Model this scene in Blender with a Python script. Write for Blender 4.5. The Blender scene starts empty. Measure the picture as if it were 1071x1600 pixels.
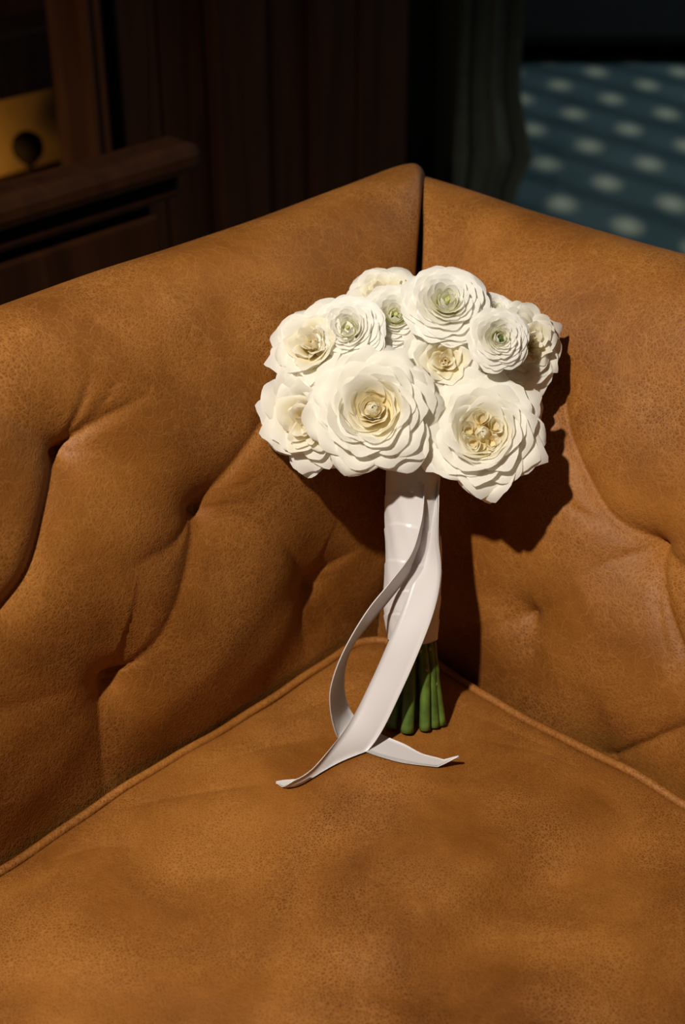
import bpy, math, random
import numpy as np
from mathutils import Vector, Matrix

random.seed(7)
rng = np.random.default_rng(11)
scene = bpy.context.scene
COL = scene.collection

# ------------------------------------------------------------------ camera
SEAT = 0.45                       # top of the seat cushion above the floor
CAM = Vector((0.0, 0.0, SEAT + 0.66))
PITCH = math.radians(31.7)
FPX = 1600 * 50.0 / 36.0          # focal length in pixels of the 1071x1600 frame
cam_data = bpy.data.cameras.new('camera')
cam_data.sensor_fit = 'VERTICAL'
cam_data.sensor_height = 36.0
cam_data.sensor_width = 24.1
cam_data.lens = 50.0
cam_data.clip_start = 0.05
cam_data.dof.use_dof = True
cam_data.dof.focus_distance = 0.92
cam_data.dof.aperture_fstop = 6.3
cam = bpy.data.objects.new('camera', cam_data)
cam.location = CAM
cam.rotation_euler = (math.pi / 2 - PITCH, 0, 0)
COL.objects.link(cam)
scene.camera = cam

# ------------------------------------------------------------------ world, light, exposure
scene.view_settings.view_transform = 'Standard'
scene.view_settings.look = 'None'
scene.view_settings.gamma = 1.0
scene.view_settings.exposure = 0.0
scene.view_settings.use_curve_mapping = False
scene.cycles.diffuse_bounces = 8
world = bpy.data.worlds.new('world')
scene.world = world
world.use_nodes = True
world.node_tree.nodes['Background'].inputs['Color'].default_value = (1.0, 0.82, 0.66, 1)
world.node_tree.nodes['Background'].inputs['Strength'].default_value = 0.012


def lamp(name, kind, loc, energy, color, size=0.1, target=None, spot=None, blend=0.4):
    d = bpy.data.lights.new(name, kind)
    d.energy = energy
    d.color = color
    if kind == 'AREA':
        d.shape = 'DISK'
        d.size = size
    else:
        d.shadow_soft_size = size
    if kind == 'SPOT':
        d.spot_size = spot
        d.spot_blend = blend
    o = bpy.data.objects.new(name, d)
    o.location = loc
    if target is not None:
        o.rotation_euler = (Vector(target) - Vector(loc)).to_track_quat('-Z', 'Y').to_euler()
    COL.objects.link(o)
    return o


# hand-held flash to the upper left of the camera
lamp('flash', 'SPOT', (-0.53, -0.14, SEAT + 1.50), 156.0, (1.0, 0.93, 0.83), 0.026,
     (-0.10, 0.82, SEAT + 0.12), math.radians(64), 1.0)
# added cool fill that brightens the carpet; no window is built there
lamp('far_room_fill', 'AREA', (2.6, 3.6, 2.5), 25.0, (0.78, 0.92, 1.0), 0.9, (1.0, 3.6, 0.0))
# no ceiling lamp is set behind the wooden wall
# (the lamp of the lit niche is built with the niche below)

# ------------------------------------------------------------------ frames and pixel helpers
FWD = Vector((0, math.cos(PITCH), -math.sin(PITCH)))
UPV = Vector((0, math.sin(PITCH), math.cos(PITCH)))
RGT = Vector((1, 0, 0))


def ray(px, py):
    return (FWD * FPX + RGT * (px - 535.5) - UPV * (py - 800.0)) / FPX    # depth 1 along view axis


def at(px, py, depth):
    return CAM + ray(px, py) * depth


CORNER = Vector((0.0275, 0.897, SEAT))           # inner corner of seat, back and arm
A47 = math.radians(44.0)
E1 = Vector((math.cos(A47), -math.sin(A47), 0))   # along the arm, away from the corner
E2 = Vector((-math.sin(A47), -math.cos(A47), 0))  # along the back, away from the corner


def to_local(p):
    d = p - CORNER
    return Vector((d.dot(E1), d.dot(E2), d.z))


def to_world(l):
    return CORNER + E1 * l[0] + E2 * l[1] + Vector((0, 0, 1)) * l[2]


# ------------------------------------------------------------------ object helpers
def tag(o, label=None, cat=None, group=None, kind=None):
    if label: o['label'] = label
    if cat: o['category'] = cat
    if group: o['group'] = group
    if kind: o['kind'] = kind
    return o


def empty(name, loc=(0, 0, 0), parent=None):
    o = bpy.data.objects.new(name, None)
    o.empty_display_size = 0.05
    o.location = loc
    COL.objects.link(o)
    if parent: o.parent = parent
    return o


def mesh_obj(name, verts, faces, mat, parent=None, smooth=True, origin=None):
    """ONE mesh object; verts are in world coordinates unless the parent is given a local frame."""
    v = np.asarray(verts, dtype=np.float64).reshape(-1, 3)
    if origin is not None:
        v = v - np.asarray(origin)
    me = bpy.data.meshes.new(name)
    me.from_pydata(v.tolist(), [], faces if isinstance(faces, list) else faces.tolist())
    me.update()
    if smooth:
        me.polygons.foreach_set('use_smooth', np.ones(len(me.polygons), dtype=bool))
    if mat: me.materials.append(mat)
    o = bpy.data.objects.new(name, me)
    COL.objects.link(o)
    if parent: o.parent = parent
    if origin is not None and parent is None:
        o.location = origin
    return o


def grid_faces(n, m, flip=False, wrap=False):
    """n rows x m columns of vertices."""
    mm = m if wrap else m - 1
    i = np.arange(n - 1)[:, None]
    j = np.arange(mm)[None, :]
    j2 = (j + 1) % m
    a = i * m + j; b = i * m + j2; c = (i + 1) * m + j2; d = (i + 1) * m + j
    f = np.stack([a, b, c, d], -1).reshape(-1, 4)
    return f[:, ::-1] if flip else f


def tube(path, radii, seg=10, cap=True):
    P = np.asarray(path, float); n = len(P)
    R = np.ones(n) * radii if np.isscalar(radii) else np.asarray(radii, float)
    T = np.gradient(P, axis=0); T /= np.linalg.norm(T, axis=1)[:, None] + 1e-12
    ref = np.array([0.13, 0.31, 0.94])
    if abs(T[0] @ ref) > 0.9: ref = np.array([1.0, 0, 0])
    N = ref - (ref @ T[0]) * T[0]; N /= np.linalg.norm(N)
    V = []
    for k in range(n):
        N = N - (N @ T[k]) * T[k]; N /= np.linalg.norm(N)
        B = np.cross(T[k], N)
        a = np.linspace(0, 2 * np.pi, seg, endpoint=False)
        V.append(P[k] + R[k] * (np.cos(a)[:, None] * N + np.sin(a)[:, None] * B))
    V = np.concatenate(V)
    F = grid_faces(n, seg, wrap=True).tolist()
    if cap:
        F.append(list(range(seg))[::-1]); F.append([(n - 1) * seg + k for k in range(seg)])
    return V, F


def box_vf(x0, x1, y0, y1, z0, z1, bev=0.0):
    """axis aligned box, optional chamfer on all edges."""
    if bev <= 0:
        v = [(x, y, z) for x in (x0, x1) for y in (y0, y1) for z in (z0, z1)]
        f = [[0, 1, 3, 2], [4, 6, 7, 5], [0, 4, 5, 1], [2, 3, 7, 6], [0, 2, 6, 4], [1, 5, 7, 3]]
        return np.array(v, float), f
    import bmesh
    bm = bmesh.new()
    bmesh.ops.create_cube(bm, size=1.0)
    for q in bm.verts:
        q.co.x = x0 + (q.co.x + .5) * (x1 - x0); q.co.y = y0 + (q.co.y + .5) * (y1 - y0); q.co.z = z0 + (q.co.z + .5) * (z1 - z0)
    bmesh.ops.bevel(bm, geom=list(bm.edges), offset=bev, segments=2, affect='EDGES', profile=0.5)
    bm.verts.index_update()
    v = np.array([q.co[:] for q in bm.verts]); f = [[q.index for q in p.verts] for p in bm.faces]
    bm.free()
    return v, f


def join_vf(parts):
    V, F, o = [], [], 0
    for v, f in parts:
        v = np.asarray(v, float); V.append(v)
        F += [[int(k) + o for k in q] for q in f]; o += len(v)
    return np.concatenate(V), F


def loc2w(v):
    v = np.asarray(v, float).reshape(-1, 3)
    M = np.array([E1[:], E2[:], (0, 0, 1)])
    return np.array(CORNER[:]) + v @ M


def catmull(pts, n):
    P = np.asarray(pts, float)
    Q = np.vstack([2 * P[0] - P[1], P, 2 * P[-1] - P[-2]])
    m = len(P) - 1
    t = np.linspace(0, m, n); i = np.minimum(t.astype(int), m - 1); f = (t - i)[:, None]
    p0, p1, p2, p3 = Q[i], Q[i + 1], Q[i + 2], Q[i + 3]
    return .5 * ((2 * p1) + (-p0 + p2) * f + (2 * p0 - 5 * p1 + 4 * p2 - p3) * f ** 2 + (-p0 + 3 * p1 - 3 * p2 + p3) * f ** 3)


# ------------------------------------------------------------------ materials
class NT:
    def __init__(self, name):
        self.m = bpy.data.materials.new(name)
        self.m.use_nodes = True
        self.t = self.m.node_tree
        self.b = self.t.nodes['Principled BSDF']

    def n(self, typ, **kw):
        nd = self.t.nodes.new(typ)
        for k, v in kw.items():
            if k in nd.inputs.keys():
                nd.inputs[k].default_value = v
            else:
                setattr(nd, k, v)
        return nd

    def l(self, a, b):
        self.t.links.new(a, b)

    def ramp(self, src, stops):
        r = self.n('ShaderNodeValToRGB')
        e = r.color_ramp.elements
        while len(e) < len(stops): e.new(0.5)
        for k, (p, c) in enumerate(stops):
            e[k].position = p
            e[k].color = (*c, 1) if len(c) == 3 else c
        self.l(src, r.inputs['Fac'])
        return r.outputs['Color']

    def mix(self, fac, a, b, mode='MIX'):
        x = self.n('ShaderNodeMix', data_type='RGBA', blend_type=mode)
        for s, v in ((x.inputs['Factor'], fac), (x.inputs['A'], a), (x.inputs['B'], b)):
            pass
        ins = [i for i in x.inputs if i.enabled]
        fs = x.inputs[0]; A = x.inputs[6]; B = x.inputs[7]
        for s, v in ((fs, fac), (A, a), (B, b)):
            if hasattr(v, 'is_output'): self.l(v, s)
            elif isinstance(v, tuple): s.default_value = (*v, 1)
            else: s.default_value = v
        return x.outputs[2]

    def math(self, op, a, b=0.0, clamp=False):
        x = self.n('ShaderNodeMath', operation=op, use_clamp=clamp)
        for s, v in ((x.inputs[0], a), (x.inputs[1], b)):
            if hasattr(v, 'is_output'): self.l(v, s)
            else: s.default_value = v
        return x.outputs[0]


def leather_material(name, grain, g1, g2, g3):
    k = NT(name)
    tc = k.n('ShaderNodeTexCoord').outputs['Object']
    # warp
    nz = k.n('ShaderNodeTexNoise', Scale=38.0, Detail=3.0)
    k.l(tc, nz.inputs['Vector'])
    sub = k.n('ShaderNodeVectorMath', operation='SUBTRACT'); k.l(nz.outputs['Color'], sub.inputs[0]); sub.inputs[1].default_value = (.5, .5, .5)
    sc = k.n('ShaderNodeVectorMath', operation='SCALE'); k.l(sub.outputs[0], sc.inputs[0]); sc.inputs['Scale'].default_value = 0.012
    ad = k.n('ShaderNodeVectorMath', operation='ADD'); k.l(tc, ad.inputs[0]); k.l(sc.outputs[0], ad.inputs[1])
    w = ad.outputs[0]
    # cloudy wear
    n1 = k.n('ShaderNodeTexNoise', Scale=9.0, Detail=6.0, Roughness=0.62, Distortion=0.6); k.l(tc, n1.inputs['Vector'])
    n2 = k.n('ShaderNodeTexNoise', Scale=42.0, Detail=5.0, Roughness=0.7); k.l(w, n2.inputs['Vector'])
    base = k.ramp(n1.outputs['Fac'], [(0.30, (0.098, 0.028, 0.0030)), (0.50, (0.200, 0.067, 0.0078)), (0.70, (0.315, 0.116, 0.0165))])
    base = k.mix(k.math('MULTIPLY', n2.outputs['Fac'], 0.55), base, (0.168, 0.050, 0.0052), 'MIX')
    # creases: fine pebble grain and a larger vein network, both pale lines
    sc2 = k.n('ShaderNodeVectorMath', operation='SCALE'); k.l(sub.outputs[0], sc2.inputs[0]); sc2.inputs['Scale'].default_value = 0.026
    ad2 = k.n('ShaderNodeVectorMath', operation='ADD'); k.l(tc, ad2.inputs[0]); k.l(sc2.outputs[0], ad2.inputs[1])
    v1 = k.n('ShaderNodeTexVoronoi', feature='DISTANCE_TO_EDGE', Scale=grain); k.l(w, v1.inputs['Vector'])
    v2 = k.n('ShaderNodeTexVoronoi', feature='DISTANCE_TO_EDGE', Scale=190.0); k.l(ad2.outputs[0], v2.inputs['Vector'])
    v3 = k.n('ShaderNodeTexVoronoi', feature='DISTANCE_TO_EDGE', Scale=75.0); k.l(ad2.outputs[0], v3.inputs['Vector'])
    l1 = k.ramp(v1.outputs['Distance'], [(0.0, (1, 1, 1)), (0.20, (0, 0, 0))])
    l2 = k.ramp(v2.outputs['Distance'], [(0.0, (1, 1, 1)), (0.075, (0, 0, 0))])
    l3 = k.ramp(v3.outputs['Distance'], [(0.0, (1, 1, 1)), (0.035, (0, 0, 0))])
    n3 = k.n('ShaderNodeTexNoise', Scale=14.0, Detail=3.0); k.l(tc, n3.inputs['Vector'])
    p3 = k.ramp(n3.outputs['Fac'], [(0.36, (0.10, 0.10, 0.10)), (0.66, (1, 1, 1))])
    f1 = k.math('MULTIPLY', k.math('MULTIPLY', l1, p3), g1)
    f2 = k.math('MULTIPLY', k.math('MULTIPLY', l2, p3), g2)
    f3 = k.math('MULTIPLY', k.math('MULTIPLY', l3, n2.outputs['Fac']), g3)
    c = k.mix(f1, base, (0.40, 0.170, 0.040))
    c = k.mix(f2, c, (0.42, 0.182, 0.046))
    c = k.mix(f3, c, (0.42, 0.182, 0.046))
    k.l(c, k.b.inputs['Base Color'])
    k.b.inputs['Roughness'].default_value = 0.56
    k.b.inputs['Specular IOR Level'].default_value = 0.24
    h = k.math('ADD', k.math('MULTIPLY', v1.outputs['Distance'], 0.6), k.math('MULTIPLY', v2.outputs['Distance'], 0.5))
    h = k.math('ADD', h, k.math('MULTIPLY', n2.outputs['Fac'], 0.5))
    bp = k.n('ShaderNodeBump', Strength=0.34, Distance=0.0016); k.l(h, bp.inputs['Height'])
    k.l(bp.outputs['Normal'], k.b.inputs['Normal'])
    return k.m


def wood_material(name, c0, c1, rough=0.35, scale=6.0):
    k = NT(name)
    tc = k.n('ShaderNodeTexCoord').outputs['Object']
    mp = k.n('ShaderNodeMapping'); mp.inputs['Scale'].default_value = (scale, scale, scale * 0.08); k.l(tc, mp.inputs['Vector'])
    nz = k.n('ShaderNodeTexNoise', Scale=5.0, Detail=6.0, Distortion=0.8); k.l(mp.outputs[0], nz.inputs['Vector'])
    k.l(k.ramp(nz.outputs['Fac'], [(0.3, c0), (0.7, c1)]), k.b.inputs['Base Color'])
    k.b.inputs['Roughness'].default_value = rough
    k.b.inputs['Specular IOR Level'].default_value = 0.15
    bp = k.n('ShaderNodeBump', Strength=0.15, Distance=0.002); k.l(nz.outputs['Fac'], bp.inputs['Height']); k.l(bp.outputs[0], k.b.inputs['Normal'])
    return k.m


def plain_material(name, col, rough=0.6, spec=0.5, metal=0.0, noise=0.12, nscale=30.0):
    k = NT(name)
    tc = k.n('ShaderNodeTexCoord').outputs['Object']
    nz = k.n('ShaderNodeTexNoise', Scale=nscale, Detail=4.0); k.l(tc, nz.inputs['Vector'])
    lo = tuple(x * (1 - noise) for x in col); hi = tuple(min(1, x * (1 + noise)) for x in col)
    k.l(k.ramp(nz.outputs['Fac'], [(0.3, lo), (0.7, hi)]), k.b.inputs['Base Color'])
    k.b.inputs['Roughness'].default_value = rough
    k.b.inputs['Specular IOR Level'].default_value = spec
    k.b.inputs['Metallic'].default_value = metal
    return k.m


LEATHER = leather_material('tan_leather', 460.0, 0.55, 0.46, 0.45)
SEAT_LEATHER = leather_material('pebbled_tan_leather', 500.0, 0.66, 0.16, 0.18)
DARK_SEAM = plain_material('dark_leather_seam', (0.012, 0.005, 0.002), 0.9, 0.05)
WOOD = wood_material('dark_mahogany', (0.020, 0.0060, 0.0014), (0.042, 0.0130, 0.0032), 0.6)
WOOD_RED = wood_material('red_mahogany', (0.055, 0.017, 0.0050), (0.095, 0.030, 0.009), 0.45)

# ------------------------------------------------------------------ the setting
floor_v = [(-4, -2, 0), (4, -2, 0), (4, 7, 0), (-4, 7, 0)]


def carpet_material():
    k = NT('patterned_carpet')
    geo = k.n('ShaderNodeNewGeometry').outputs['Position']
    sx = k.n('ShaderNodeSeparateXYZ'); k.l(geo, sx.inputs[0])
    LX, LY = 0.2525, 0.287
    X = k.math('MULTIPLY', k.math('SUBTRACT', sx.outputs['X'], 0.628), 1 / LX)
    Y = k.math('MULTIPLY', k.math('SUBTRACT', sx.outputs['Y'], 2.997), 1 / LY)

    def dots(off):
        fx = k.math('MULTIPLY', k.math('SUBTRACT', k.math('FRACT', k.math('ADD', X, 0.5 + off)), 0.5), LX * 1.7)
        fy = k.math('MULTIPLY', k.math('SUBTRACT', k.math('FRACT', k.math('ADD', Y, 0.5 + off)), 0.5), LY)
        return k.math('SQRT', k.math('ADD', k.math('MULTIPLY', fx, fx), k.math('MULTIPLY', fy, fy)))
    r = k.math('MINIMUM', dots(0.0), dots(0.5))
    dot = k.ramp(r, [(0.005, (1, 1, 1)), (0.076, (0, 0, 0))])
    # dark wavy stripes between the rows of dots
    wv = k.n('ShaderNodeTexNoise', Scale=6.0, Detail=2.0); k.l(geo, wv.inputs['Vector'])
    dg = k.math('ADD', k.math('ADD', X, Y), k.math('MULTIPLY', wv.outputs['Fac'], 0.25))
    st = k.math('ABSOLUTE', k.math('SUBTRACT', k.math('FRACT', k.math('ADD', dg, 0.38)), 0.5))
    stripe = k.ramp(st, [(0.22, (0, 0, 0)), (0.46, (1, 1, 1))])
    nz = k.n('ShaderNodeTexNoise', Scale=5.0, Detail=4.0); k.l(geo, nz.inputs['Vector'])
    base = k.ramp(nz.outputs['Fac'], [(0.3, (0.075, 0.125, 0.132)), (0.7, (0.115, 0.175, 0.182))])
    base = k.mix(k.math('MULTIPLY', stripe, 0.7), base, (0.035, 0.065, 0.070))
    c = k.mix(k.math('MULTIPLY', dot, 0.85), base, (0.74, 0.76, 0.54))
    k.l(c, k.b.inputs['Base Color'])
    k.b.inputs['Roughness'].default_value = 0.95
    k.b.inputs['Specular IOR Level'].default_value = 0.1
    n2 = k.n('ShaderNodeTexNoise', Scale=400.0); k.l(geo, n2.inputs['Vector'])
    bp = k.n('ShaderNodeBump', Strength=0.4, Distance=0.004); k.l(n2.outputs['Fac'], bp.inputs['Height']); k.l(bp.outputs[0], k.b.inputs['Normal'])
    return k


carpet = carpet_material()
o = mesh_obj('floor', floor_v, [[0, 1, 2, 3]], carpet.m, smooth=False)
tag(o, kind='structure')


def lbox(name, x0, x1, y0, y1, z0, z1, mat, parent=None, bev=0.004):
    """box in sofa-local axes (x along the arm, y along the back, z above the floor)"""
    v, f = box_vf(x0, x1, y0, y1, z0 - SEAT, z1 - SEAT, bev)
    return mesh_obj(name, loc2w(v), [q[::-1] for q in f], mat, parent, smooth=False)


# wooden wall behind the sofa, parallel to its back; it has an opening at the left
WX = -0.95
wall = empty('wall_back')
tag(wall, kind='structure')


def wall_y(px, x=WX, py=150):
    r = ray(px, py); base = CAM - CORNER
    t = (x - base.dot(E1)) / r.dot(E1)
    p = CAM + r * t
    return to_local(p)


y_end = wall_y(640).y
y_open = wall_y(92).y
edges_px = [640, 560, 490, 412, 330, 255, 182]
ys = [wall_y(p).y for p in edges_px]
for k in range(len(ys) - 1):
    proud = [0.0, 0.0, -0.012, 0.014, -0.006, 0.0][k]
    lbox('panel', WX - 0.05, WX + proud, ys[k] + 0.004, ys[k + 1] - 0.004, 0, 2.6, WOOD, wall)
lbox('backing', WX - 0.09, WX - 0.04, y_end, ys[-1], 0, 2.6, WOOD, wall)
post = lbox('post', WX + 0.03, WX + 0.05, wall_y(172, WX + .05).y, wall_y(95, WX + .05).y, 0, 2.6, WOOD_RED, wall, 0.008)
lbox('post_bead', WX + 0.045, WX + 0.065, wall_y(150, WX + .06).y, wall_y(136, WX + .06).y, 0, 2.6, WOOD_RED, wall, 0.006)

# opening left of the post: a lit niche with a brass-toned shelf further back
niche = empty('wall_niche')
tag(niche, kind='structure')
NX = WX - 0.75
BRASS = plain_material('gilded_back_panel', (0.42, 0.23, 0.055), 0.45, 0.5, 0.0, 0.2, 6.0)
ny0, ny1 = wall_y(200, NX).y, wall_y(-420, NX).y
lbox('back_panel', NX - 0.03, NX, ny0, ny1, 0, 2.6, BRASS, niche)
zl = wall_y(45, NX, 262).z + SEAT
lbox('shelf_board', NX, NX + 0.30, ny0, ny1, zl - 0.05, zl, WOOD, niche)
zh = wall_y(45, NX + 0.32, 148).z + SEAT
lbox('shelf_board', NX, NX + 0.32, ny0, ny1, zh, zh + 0.10, WOOD, niche)
lbox('lintel', WX - 0.10, WX + 0.01, y_open, ny1, wall_y(45, WX, 18).z + SEAT, 2.6, WOOD, niche)
# small lamp of the niche, on the shelf out of view to the left
pl = to_world((NX + 0.10, wall_y(20, NX).y + 0.16, zl - SEAT + 0.035))
lamp('niche_lamp', 'POINT', pl, 0.55, (1.0, 0.66, 0.28), 0.02)

# dark round-topped bottle standing in the niche
pb = to_local(CAM + ray(46, 243) * 1.0)
rb = ray(46, 252); base = CAM - CORNER
tt = (NX + 0.07 - base.dot(E1)) / rb.dot(E1)
bp_ = CAM + rb * tt
prof = [(0.0, 0.0), (0.020, 0.0), (0.022, 0.004), (0.008, 0.010), (0.006, 0.030), (0.014, 0.036), (0.026, 0.050), (0.030, 0.066), (0.026, 0.082), (0.014, 0.092), (0.0, 0.094)]
V = []
for r_, z_ in prof:
    for q in range(16):
        a_ = q * math.pi / 8
        V.append((bp_.x + r_ * math.cos(a_), bp_.y + r_ * math.sin(a_), zl + z_))
gob = mesh_obj('round_ornament', V, grid_faces(len(prof), 16, wrap=True), plain_material('dark_bronze', (0.012, 0.007, 0.003), 0.9, 0.05, 0.0), None, True, (bp_.x, bp_.y, zl))
tag(gob, 'small dark round ornament on a foot in the golden lit niche', 'ornament')

# ------------------------------------------------------------------ low wooden partition behind the sofa
sb = empty('wooden_partition', to_world((-0.64, 0.5, -SEAT)))
tag(sb, 'low dark wooden partition with moulded cap rail behind the sofa back', 'partition')
SBX = -0.60                        # plane of its panelled face


def lpart(name, x0, x1, y0, y1, z0, z1, mat, parent, bev=0.004):
    v, f = box_vf(x0, x1, y0, y1, z0 - SEAT, z1 - SEAT, bev)
    return mesh_obj(name, loc2w(v) - np.array(parent.location[:]), [q[::-1] for q in f], mat, parent, smooth=False)


sy0 = wall_y(318, SBX + .035, 222).y
sz = wall_y(318, SBX + .035, 222).z + SEAT
SY1 = 1.3
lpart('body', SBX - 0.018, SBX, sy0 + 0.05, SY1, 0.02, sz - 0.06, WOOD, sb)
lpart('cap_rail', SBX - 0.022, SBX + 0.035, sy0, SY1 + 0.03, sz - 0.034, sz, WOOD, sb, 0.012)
lpart('cornice', SBX - 0.02, SBX + 0.018, sy0 + 0.02, SY1 + 0.015, sz - 0.062, sz - 0.032, WOOD, sb, 0.008)
lpart('upper_rail', SBX - 0.01, SBX + 0.012, sy0 + 0.05, SY1, sz - 0.125, sz - 0.075, WOOD, sb, 0.004)
lpart('stile', SBX - 0.01, SBX + 0.012, sy0 + 0.05, sy0 + 0.12, 0.05, sz - 0.127, WOOD, sb, 0.004)
for y0_ in (sy0 + 0.135, sy0 + 0.66):
    lpart('panel', SBX - 0.01, SBX + 0.004, y0_, y0_ + 0.5, 0.09, sz - 0.14, WOOD, sb, 0.003)
lpart('plinth', SBX - 0.02, SBX + 0.015, sy0 + 0.045, SY1, 0.0, 0.07, WOOD, sb)

# ------------------------------------------------------------------ curtain and far furniture
ZB = (CAM + ray(820, 236) * (2.85 / ray(820, 236).y)).z
def curtain(name, cx0, cx1, yb, mat, label):
    nu, nv = 120, 40
    u = np.linspace(0, 1, nu)[None, :]; v = np.linspace(0, 1, nv)[:, None]
    H = 2.55
    z = H * (1 - v) + 0.012 + 0 * u
    fold = 0.014 * np.sin(u * 2 * np.pi * 2.5 + 0.6 * np.sin(v * 3)) + 0.004 * np.sin(u * 2 * np.pi * 7 + 1)
    flare = 0.022 * np.exp(-((z - ZB) / 0.07) ** 2)                  # the hem bellies out near the floor
    x = cx0 + (cx1 - cx0) * u + flare * (u - 0.25) * 2.0 * (u > 0.25)
    y = yb + fold * (1 + 0.3 * v) - 1.2 * flare
    P = np.stack([x + 0 * z, y + 0 * z, z], -1).reshape(-1, 3)
    Q = P + np.array([0, 0.05, 0])
    V, F = join_vf([(P, grid_faces(nv, nu)), (Q, grid_faces(nv, nu, flip=True))])
    n = nv * nu
    for i in range(nv - 1):
        F.append([i * nu, (i + 1) * nu, n + (i + 1) * nu, n + i * nu])
        e = nu - 1
        F.append([i * nu + e, n + i * nu + e, n + (i + 1) * nu + e, (i + 1) * nu + e])
    o = mesh_obj(name, V, F, mat, None, True, ((cx0 + cx1) / 2, yb, 0))
    return tag(o, label, 'curtain')

CURT = plain_material('grey_green_drape', (0.082, 0.086, 0.068), 0.9, 0.1, 0, 0.15, 60.0)
yb = 2.85
cxa = (ray(682, 200) * (yb / ray(682, 200).y)).x
cxb = (ray(808, 200) * (yb / ray(808, 200).y)).x
curtain('curtain', cxa, cxb, yb, CURT, 'heavy grey-green curtain hanging between the wooden wall and carpet')
# black strip standing in for the dark gap between wall and curtain
tag(mesh_obj('gap_strip_1', *(lambda v, f: (v, f))(*box_vf((ray(648, 200) * (2.95 / ray(648, 200).y)).x - 0.25, cxa + 0.12, 2.95, 3.05, 0, 2.6, 0.01)),
             plain_material('black_gap_strip', (0.010, 0.010, 0.011), 0.6), smooth=False), kind='structure')
# dark far wall with furniture in shade
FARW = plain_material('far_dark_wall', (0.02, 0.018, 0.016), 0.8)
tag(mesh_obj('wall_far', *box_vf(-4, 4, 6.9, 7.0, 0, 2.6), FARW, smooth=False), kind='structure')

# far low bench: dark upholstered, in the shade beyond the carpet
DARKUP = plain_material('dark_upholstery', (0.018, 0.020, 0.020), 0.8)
_bf = CAM + ray(900, 104) * (CAM.z / -ray(900, 104).z)
bn = empty('low_bench', (1.25, _bf.y + 0.30, 0))
tag(bn, 'dark low bench in deep shade beyond the dotted blue carpet', 'bench')
def wpart(name, v, f, mat, parent, smooth=False):
    return mesh_obj(name, v, f, mat, parent, smooth)
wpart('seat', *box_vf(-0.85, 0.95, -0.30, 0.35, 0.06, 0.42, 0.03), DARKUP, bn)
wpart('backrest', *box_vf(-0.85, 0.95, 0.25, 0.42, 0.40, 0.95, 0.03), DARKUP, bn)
for lx in (-0.78, 0.85):
    for ly in (-0.24, 0.28):
        wpart('leg', *box_vf(lx, lx + 0.05, ly, ly + 0.05, 0, 0.07, 0.005), WOOD, bn)

# ------------------------------------------------------------------ sofa: profile shared by back and arm
PROF = catmull([(-0.012, -0.15), (-0.010, -0.06), (-0.006, 0.0), (0.001, 0.06), (-0.004, 0.13), (-0.015, 0.19), (-0.031, 0.24),
                (-0.053, 0.281), (-0.084, 0.306), (-0.120, 0.304), (-0.153, 0.278), (-0.172, 0.225), (-0.178, 0.14), (-0.178, -0.02), (-0.178, -0.22), (-0.178, -0.39)], 600)
seg = np.linalg.norm(np.diff(PROF, axis=0), axis=1)
ARC = np.concatenate([[0], np.cumsum(seg)])
TOPI = int(np.argmax(PROF[:, 1]))


def prof_at(s):
    return np.interp(s, ARC, PROF[:, 0]), np.interp(s, ARC, PROF[:, 1])


def mitre_shift(s):
    t = np.clip((s - 0.12) / (ARC[TOPI] - 0.12), 0, 1)
    return 0.050 * t * t * (3 - 2 * t)


def side_prof(side, s):
    x, z = prof_at(s)
    m = mitre_shift(s)
    return (x, z) if side == 'L' else (x - m, z - 0.20 * m)


def prof_normal(s):
    e = 0.002
    x0, z0 = prof_at(s - e); x1, z1 = prof_at(s + e)
    tx, tz = x1 - x0, z1 - z0
    L = np.sqrt(tx * tx + tz * tz) + 1e-12
    return tz / L, -tx / L          # points into the room / upwards


def hit_panel(side, px, py, sink=0.0):
    """pixel -> (along, arc) on the back ('L') or arm ('R')"""
    r = ray(px, py)
    ts = np.linspace(0.6, 1.7, 4000)
    P = np.array(CAM[:]) + ts[:, None] * np.array(r[:])
    d = P - np.array(CORNER[:])
    lx = d @ np.array(E1[:]); ly = d @ np.array(E2[:]); z = d[:, 2]
    c, a = (lx, ly) if side == 'L' else (ly, lx)
    fz = PROF[:TOPI + 1, 1]; fx = PROF[:TOPI + 1, 0]
    fs = mitre_shift(ARC[:TOPI + 1]) if side == 'R' else 0.0
    gap = c - (np.interp(z, fz, fx - fs) - sink)
    k = np.argmax(gap < 0)
    s = np.interp(z[k], fz, ARC[:TOPI + 1])
    return (a[k], s)


def seg_dist(a, s, poly):
    """distance to polyline, fraction along, and signed side"""
    best = np.full(a.shape, 1e9); frac = np.zeros(a.shape); side = np.zeros(a.shape)
    P = np.asarray(poly, float)
    L = np.concatenate([[0], np.cumsum(np.linalg.norm(np.diff(P, axis=0), axis=1))])
    for i in range(len(P) - 1):
        d = P[i + 1] - P[i]; l2 = d @ d
        t = np.clip(((a - P[i, 0]) * d[0] + (s - P[i, 1]) * d[1]) / l2, 0, 1)
        qx = a - (P[i, 0] + t * d[0]); qy = s - (P[i, 1] + t * d[1])
        dist = np.sqrt(qx * qx + qy * qy)
        m = dist < best
        best = np.where(m, dist, best)
        frac = np.where(m, (L[i] + t * np.sqrt(l2)) / L[-1], frac)
        side = np.where(m, np.sign(d[0] * qy - d[1] * qx), side)
    return best, frac, side


# pixel-measured buttons and pleats, laid onto the leather surfaces
SINK = 0.012
BTN = {
    'L': [(100, 697, 0.018), (318, 800, 0.016), (490, 917, 0.014), (176, 1066, 0.014)],
    'R': [(1018, 852, 0.023), (828, 962, 0.018), (950, 1190, 0.014)],
}
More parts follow.
